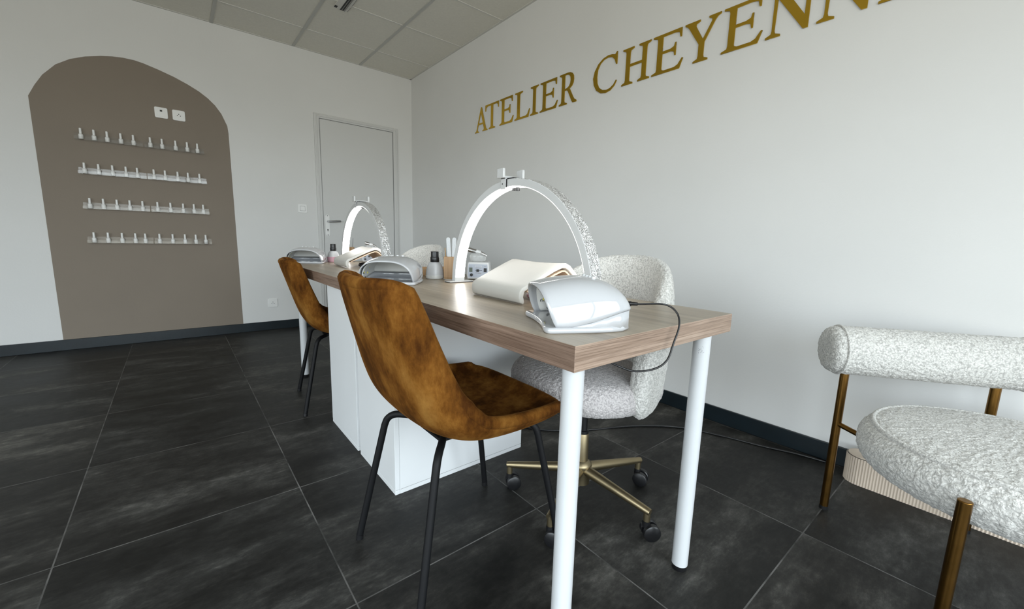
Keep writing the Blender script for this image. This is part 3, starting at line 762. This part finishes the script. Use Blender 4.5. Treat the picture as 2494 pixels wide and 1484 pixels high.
# ------------------------------------------------------------------ arm rests
def arm_rest():
    t = thing('arm_rest_cushion', 'white padded tent shaped arm rest at the near end of the table', 'arm rest', (-.968, .722, TZ), -.03, 'white padded arm rests')
    prof = [(.016, .000), (.004, .006), (.000, .020), (.001, .036), (.010, .047), (.030, .056), (.080, .079), (.130, .101), (.158, .112), (.175, .113), (.192, .106), (.235, .068), (.300, .008), (.305, .0),
            (.294, .0), (.285, .007), (.225, .058), (.186, .092), (.174, .098), (.160, .098), (.130, .088), (.080, .066), (.034, .044), (.019, .036), (.015, .022), (.020, .008)]
    R = []
    for i in range(9):
        f_ = i/8; x = lerp(-.123, .123, f_); R.append([(x+.006*(q[1]/.113)*(1 if f_ > .5 else -1)*0, q[0], q[1]-(.004*math.sin(PI*f_) if q[1] > .09 else 0)) for q in prof])
    m = mb().loft(R); o = m.build('pad', 'leather', t, smooth='all', bevel=.003)
    R = []
    ip = [(.030, .038), (.080, .0605), (.130, .0825), (.160, .0925), (.174, .0925), (.184, .087), (.222, .054), (.280, .006), (.276, .006), (.219, .051), (.181, .083), (.172, .088), (.161, .088), (.132, .078), (.082, .056), (.032, .034)]
    for x in (-.1205, .1205): R.append([(x, q[0], q[1]-.001) for q in ip])
    mb().loft(R).build('inner_board', 'peach', t)
    return t
ar = arm_rest()
place(copy_tree(ar), (-2.425, .716, TZ), -.03, 'white padded tent shaped arm rest at the far end of the table')
def crumple(loc, s, mat, name, label, cat):
    R = []; 
    for i in range(9):
        a = PI*i/8; ring = []
        for k in range(16):
            b = 2*PI*k/16; rr = 1+.25*noise.noise(Vector((i*.9, k*.7, s*50)))
            ring.append((s*1.3*math.sin(a)*math.cos(b)*rr, s*math.sin(a)*math.sin(b)*rr, s*.62*(1-math.cos(a))*rr*.8))
        R.append(ring)
    o = mb().loft(R).build(name, mat, smooth='all'); o.location = loc; return tag(o, label, cat)
crumple((-.90, .83, TZ), .026, 'pink', 'pink_pouch', 'small pinkish pouch tucked under the near arm rest', 'pouch')
crumple((-2.34, .82, TZ), .026, 'black', 'black_pouch', 'small black pouch tucked under the far arm rest', 'pouch')

# ------------------------------------------------------------------ uv nail lamps
def uv_lamp():
    t = thing('nail_lamp', 'glossy white nail curing lamp on the near table corner with black cable', 'nail lamp', (-.594, .668, TZ), -.512, 'white nail curing lamps')
    def hz(v): return interp([(-.112, .085, .098, .010), (-.09, .091, .100, .010), (-.05, .0985, .103, .012), (0, .1020, .104, .020), (.045, .0985, .101, .032), (.072, .088, .096, .039), (.090, .075, .089, .042), (.101, .061, .078, .041), (.107, .050, .068, .039)], v)
    ys = [-.112, -.10, -.085, -.065, -.04, -.015, .01, .035, .058, .075, .088, .096, .102, .106]
    K = 28; ne = 2.9
    def ring(v, ins=0, front=True):
        h, w_, zb = hz(v); h -= ins; w_ -= ins; out = []
        for k in range(K+1):
            a = PI*k/K; c, s_ = math.cos(a), math.sin(a); q = (abs(c)**ne+abs(s_)**ne)**(-1/ne)
            sh = .034*(1-min(1, max(0, s_))**.8) if front else 0     # sides swept back below the brow
            fr = max(0, 1-(v+.112)/.09)
            z = zb+(h-zb)*q*s_
            out.append((w_*q*c*(1-.10*s_**2), v+sh*fr, z))
        return out
    rings = [ring(v) for v in ys]
    m = mb().loft(rings, closed=False, cap=False)
    last = rings[-1]; n0 = (len(rings)-1)*(K+1); m.add([], []); m.f.append(tuple(range(n0, n0+K+1))); m.mi.append(0)
    m.build('top_shell', 'wgloss', t, smooth=True, solid=.0035, soff=-1)
    # crease line between top panel and side
    # inner tunnel
    ys2 = [-.088, -.06, -.03, 0, .03, .055]
    R = [[(x, y_, max(.013, z)) for x, y_, z in ring(v, .009, True)] for v in ys2]
    m = mb().loft(R, closed=False, cap=False); n0 = 5*(K+1); m.f.append(tuple(range(n0, n0+K+1))); m.mi.append(0)
    m.build('inner_tunnel', 'winner', t, smooth=True, solid=.002, soff=0)
    # base: slab with a waisted lip in front + skirt
    pl = []
    for i in range(25):
        f_ = i/24; x = lerp(-.108, .108, f_); pl.append((x, -.094-.016*abs(2*f_-1)**2.0*(1-abs(2*f_-1)**9*.8)))
    side = [(.1095, -.085), (.1085, -.05), (.107, 0), (.103, .045), (.094, .078), (.078, .099), (.05, .111), (0, .115)]
    pl += side+[(-x, y_) for x, y_ in side[::-1][1:]]
    m = mb().prism(pl, 0, .0115); m.build('base_plate', 'wgloss', t, bevel=.005, seg=4)
    sk = []
    for (x, y_) in [(.1005, -.058), (.1015, -.02)]+[(.1015, 0), (.1005, .035), (.096, .070), (.084, .095), (.060, .1075), (0, .111)]: sk.append((x, y_))
    sk += [(-x, y_) for x, y_ in sk[::-1][1:]]
    m = mb(); R = [[(x, y_, .007) for x, y_ in sk], [(x*1.0, y_, max(.0095, hz(y_)[2]-.001)) for x, y_ in sk]]
    nsk = len(sk); m.add([p for r_ in R for p in r_], [(i, i+1, nsk+i+1, nsk+i) for i in range(nsk-1)])
    m.build('skirt', 'wgloss', t, smooth='all', solid=.003, soff=-1)
    # led chips and marks inside on the left wall, sensor
    m = mb()
    for (y_, z) in ((-.055, .040), (-.035, .058), (-.02, .036), (0, .056)): m.box(-.0885, -.0875, y_-.0045, y_+.0045, z-.003, z+.003)
    for x in (-.05, -.02, .02, .05): m.box(x-.004, x+.004, -.04, -.033, .0825, .0835)
    m.build('led_chip', 'yellow', t)
    m = mb()
    for (y_, z, r_) in ((-.070, .053, .002), (-.045, .020, .003)): m.cyl((-.0890, y_, z), (-.0872, y_, z), r_, n=14)
    for k in range(5): m.box(-.0888, -.0876, -.066+.003*k, -.0645+.003*k, .034+.004*(k % 2), .042+.003*(k % 3))
    m.build('printed_marks', 'dark', t)
    # buttons along the top, tiny lettering, socket
    m = mb()
    for k in range(4): m.lathe([(.006, -.003), (.0055, .003), (.003, .004)], 16, (-.030+.02*k, .028, hz(.028)[0]-.0005))
    m.build('button', 'white', t, smooth=True)
    cu = bpy.data.curves.new('mark', 'FONT'); cu.body = 'SUNX'; cu.size = .015; cu.extrude = .0004; cu.align_x = 'CENTER'
    tmp = bpy.data.objects.new('tmp', cu); COL.objects.link(tmp); dg = bpy.context.evaluated_depsgraph_get()
    me = bpy.data.meshes.new_from_object(tmp.evaluated_get(dg)); bpy.data.objects.remove(tmp, do_unlink=True)
    me.materials.clear(); me.materials.append(MT['seam']); o = bpy.data.objects.new('lettering', me); COL.objects.link(o); o.parent = t; o.location = (0, -.088, .0905); o.rotation_euler = (.10, 0, 0)
    return t
uv = uv_lamp(); uv.scale = (.96, .90, 1.03)
uv2 = place(copy_tree(uv), (-1.540, .655, TZ), .85, 'glossy white nail curing lamp mid table, just behind the front brown chair')
uv2.scale = (1.05, 1, 1.02)
uv3 = place(copy_tree(uv), (-2.822, .640, TZ), 1.10, 'white nail curing lamp at the far table end beside the pink bottle')

uv3.scale = (1.02, 1, .98)
# ------------------------------------------------------------------ pump bottles
def pump(name, mat, label, loc, rz, pink=None):
    t = thing(name, label, 'bottle', loc, rz, None)
    m = mb().lathe([(.030, 0), (.0335, .003), (.0345, .014), (.0335, .032), (.0290, .055), (.0225, .068), (.0170, .072), (.015, .074)], 40, ex=3.2); m.build('bottle_body', mat, t, smooth=True)
    m = mb().lathe([(.0310, .0005), (.0342, .0035), (.0352, .014), (.0350, .0165 if not pink else .034)], 40, ex=3.2); m.build('liquid', pink or 'winner', t, smooth=True)
    m = mb().lathe([(.0180, .073), (.0190, .0745), (.0190, .092), (.0183, .0935), (.0170, .094), (.0168, .116), (.0160, .118)], 36); m.build('pump_cap', 'black', t, smooth=True)
    return t
pump('pump_bottle', 'frost', 'frosted clear pump bottle with black top beside the wooden tool holder', (-1.595, .869, TZ), .4)
b = pump('pump_bottle', 'frost', 'pump bottle with black top and pink liquid near the door', (-2.858, .807, TZ), .2, 'pink')
# ------------------------------------------------------------------ tool holders
def holder(loc, rz, label):
    t = thing('tool_holder', label, 'tool holder', loc, rz, 'wooden tool holders')
    hw = .0225; m = mb(); m.box(-hw, hw, -hw, hw, 0, .006)
    for (a, b, c, d) in ((-hw, hw, -hw, -hw+.004), (-hw, hw, hw-.004, hw), (-hw, -hw+.004, -hw+.004, hw-.004), (hw-.004, hw, -hw+.004, hw-.004)): m.box(a, b, c, d, .006, .098)
    m.build('box_body', 'holderw', t, bevel=.0012); return t
h1 = holder((-1.557, .920, TZ), .95, 'square golden wood tool holder behind the clear pump bottle')
h2 = place(copy_tree(h1), (-2.990, .985, TZ), .9, 'square golden wood tool holder behind the far lamp'); 
h2.location = (-2.924, .937, TZ)
def nfile(base, top, label, nm='nail_file', w_=.0085, mat='file', grp='nail files in the near tool holder'):
    base = Vector(base); top = Vector(top); L = (top-base).length; pl = []
    for i in range(13): a = PI*i/12; pl.append((w_*math.cos(a), L-w_+w_*math.sin(a)))
    for i in range(13): a = PI+PI*i/12; pl.append((w_*math.cos(a), w_+w_*math.sin(a)))
    m = mb(); n = len(pl); m.add([(x, -.0015, z) for x, z in pl]+[(x, .0015, z) for x, z in pl], [tuple(range(n)), tuple(range(2*n-1, n-1, -1))]+[(i, n+i, n+(i+1) % n, (i+1) % n) for i in range(n)])
    o = m.build(nm, mat, bevel=.0004); d = (top-base).normalized()
    x = Vector((.63, .775, 0)); x = (x-d*x.dot(d)).normalized(); y = d.cross(x)
    o.matrix_world = Matrix.Translation(base) @ Matrix((x, y, d)).transposed().to_4x4(); return tag(o, label, 'nail file', grp)
hx, hy_ = -1.557, .920
nfile((hx+.006, hy_+.002, TZ+.0075), (hx-.006, hy_-.004, TZ+.180), 'pale grey rounded nail file, left one in the near tool holder')
nfile((hx+.012, hy_+.013, TZ+.0075), (hx+.006, hy_+.020, TZ+.180), 'pale grey rounded nail file, right one in the near tool holder')
def stick(base, top, r_, mat, name, label, cat):
    m = mb().tube([base, Vector(base).lerp(Vector(top), .6), top], [r_*.7, r_, r_*.8], 10); return tag(m.build(name, mat, smooth=True), label, cat)
stick((hx+.002, hy_-.008, TZ+.0075), (hx-.012, hy_-.016, TZ+.135), .0017, 'bronze', 'cuticle_pusher', 'thin bronze cuticle tool leaning in the near tool holder', 'nail tool')
stick((hx-.006, hy_+.006, TZ+.0075), (hx-.022, hy_-.026, TZ+.116), .0022, 'seam', 'nail_brush', 'short grey brush handle poking out left of the near tool holder', 'brush')
gx, gy_ = -2.924, .937
stick((gx, gy_-.008, TZ+.0075), (gx-.010, gy_-.026, TZ+.165), .002, 'white', 'nail_brush', 'thin white brush standing in the far tool holder', 'brush')
stick((gx+.004, gy_, TZ+.0075), (gx, gy_-.006, TZ+.150), .002, 'steel', 'cuticle_pusher', 'thin steel cuticle tool in the far tool holder', 'nail tool')
stick((gx+.006, gy_+.008, TZ+.0075), (gx+.014, gy_+.018, TZ+.158), .0022, 'seam', 'nail_brush', 'dark handled brush at the right of the far tool holder', 'brush')
stick((gx-.008, gy_-.010, TZ+.0075), (gx-.016, gy_-.018, TZ+.115), .005, 'pink', 'nail_brush', 'pink handled brush at the left of the far tool holder', 'brush')

# ------------------------------------------------------------------ nail drill control boxes
def drill(loc, rz, label):
    t = thing('nail_drill_unit', label, 'nail drill', loc, rz, 'nail drill units on the table')
    ou = [(-.047, .004), (-.050, .020), (-.046, .072), (-.042, .077), (.042, .077), (.046, .072), (.050, .020), (.047, .004)]
    R = [[(x*.96, -.052, .002+z*.97) for x, z in ou], [(x, -.048, z) for x, z in ou], [(x, .045, z) for x, z in ou], [(x*.96, .050, .002+z*.97) for x, z in ou]]
    m = mb().loft(R); m.build('housing', 'white', t, bevel=.003)
    pn = [(-.041, .011), (-.0435, .022), (-.040, .068), (.040, .068), (.0435, .022), (.041, .011)]
    R = [[(x, -.0535, z) for x, z in pn], [(x, -.051, z) for x, z in pn]]; mb().loft(R).build('control_panel', 'panel', t)
    m = mb(); m.box(-.013, .016, -.0545, -.053, .056, .063); m.build('name_plate', 'white', t)
    m = mb(); m.box(-.011, .014, -.0548, -.054, .0575, .0615); m.build('name_band', 'panel', t)
    m = mb(); m.box(-.038, -.024, -.0545, -.053, .034, .054); m.build('display', 'lcd', t)
    m = mb(); m.box(-.0065, .0045, -.0575, -.053, .036, .047); m.cyl((-.028, -.0575, .022), (-.028, -.053, .022), .0065, n=20); m.box(.025, .038, -.0555, -.053, .035, .052); m.box(-.012, .018, -.0545, -.053, .041, .0425); m.build('control_knob', 'black', t, bevel=.0006)
    m = mb()
    for (xa, xb, z) in ((-.036, -.026, .0585), (.026, .036, .0585), (-.011, .014, .0515), (-.011, .012, .030), (.0, .015, .0275)): m.box(xa, xb, -.0542, -.053, z, z+.0018)
    m.build('panel_print', 'seam', t)
    return t
d1 = drill((-1.510, 1.045, TZ), .86, 'white nail drill box with blue grey control panel behind the near lamp')
def handpiece(loc, rz, label):
    t = thing('drill_handpiece', label, 'nail drill handpiece', loc, rz, 'drill handpieces resting on the drill boxes')
    m = mb(); m.tube([(-.044, 0, .052), (-.038, 0, .051), (-.008, 0, .043)], [.008, .010, .0095], 20); m.build('handpiece_body', 'steel', t, smooth=True)
    m = mb(); m.tube([(-.008, 0, .043), (.012, 0, .037)], [.0105, .010], 20); m.build('grip_ring', 'white', t, smooth=True)
    m = mb(); m.tube([(.012, 0, .037), (.030, 0, .030), (.040, 0, .024)], [.009, .0065, .003], 20); m.build('handpiece_tip', 'steel', t, smooth=True)
    m = mb(); m.lathe([(.030, 0), (.036, .006), (.038, .025), (.030, .036), (.012, .040)], 24, (0, 0, 0), 2.0, .6)
    m.build('plastic_sleeve', 'bag', t, smooth=True)
    return t
hp = handpiece((-1.515, 1.040, TZ+.0778), .86, 'steel drill handpiece in a clear plastic sleeve on the near drill box')
place(copy_tree(d1), (-2.80, 1.045, TZ), .86, 'white nail drill box behind the far lamp, mostly hidden by the arm rest')
place(copy_tree(hp), (-2.80, 1.040, TZ+.0778), .86, 'steel drill handpiece above the far arm rest seen through the far lamp')
# wooden tray and small white cable on the table
t = thing('wooden_tray', 'low pale wooden tray between the middle nail lamp and the clear bottle', 'tray', (-1.785, .985, TZ), 0)
m = mb(); m.box(-.11, .11, -.09, .09, 0, .006)
for a in ((-.11, .11, -.09, -.080), (-.11, .11, .080, .09), (-.11, -.10, -.08, .08), (.10, .11, -.08, .08)): m.box(*a, .006, .030)
m.build('tray_body', 'holderw', t, bevel=.0015)
o = mb().tube(catmull([(-1.60, .935, TZ+.0022), (-1.565, .895, TZ+.0022), (-1.525, .885, TZ+.0022), (-1.495, .905, TZ+.0022), (-1.47, .93, TZ+.0022)], 6), .0018, 8).build('lamp_cable', 'white', smooth=True)
tag(o, 'thin white cable lying on the table at the foot of the wooden tool holder', 'cable')

# ------------------------------------------------------------------ black cables
def uvw(x, y, z):
    c, s_ = math.cos(-.512), math.sin(-.512); x *= .96; y *= .90; z *= 1.03; return Vector((-.594+c*x-s_*y, .668+s_*x+c*y, TZ+z))
p0 = uvw(.028, .108, .047); p1 = uvw(.040, .138, .047)
pc = thing('lamp_power_cable', 'black power cable looping from the near nail lamp over the table end', 'cable')
mb().tube([p0+(p1-p0)*.12, p0+(p1-p0)*.55, p0+(p1-p0)*.56, p1], [.0052, .0055, .0042, .0036], 14).build('plug', 'black', pc, smooth=True)
cab = [tuple(p1), (-.475, .822, TZ+.046), (-.452, .835, TZ+.030), (-.439, .826, TZ+.004), (-.437, .806, TZ-.03), (-.437, .785, TZ-.065), (-.450, .76, TZ-.083), (-.475, .725, TZ-.088), (-.50, .70, TZ-.078), (-.535, .675, TZ-.062), (-.58, .645, TZ-.053)]
mb().tube(catmull(cab, 8), .0021, 10).build('wire', 'black', pc, smooth=True)
fl = [(-1.50, 1.20, .005), (-1.34, 1.30, .005), (-1.205, 1.482, .005), (-1.10, 1.70, .005), (-.957, 1.877, .005), (-.775, 1.965, .005), (-.63, 2.010, .005), (-.50, 2.062, .005), (-.40, 2.085, .005)]
o = mb().tube(catmull(fl, 10), .0045, 10).build('extension_cord', 'black', smooth=True)
tag(o, 'black cord snaking over the tiles along the right wall', 'cable')
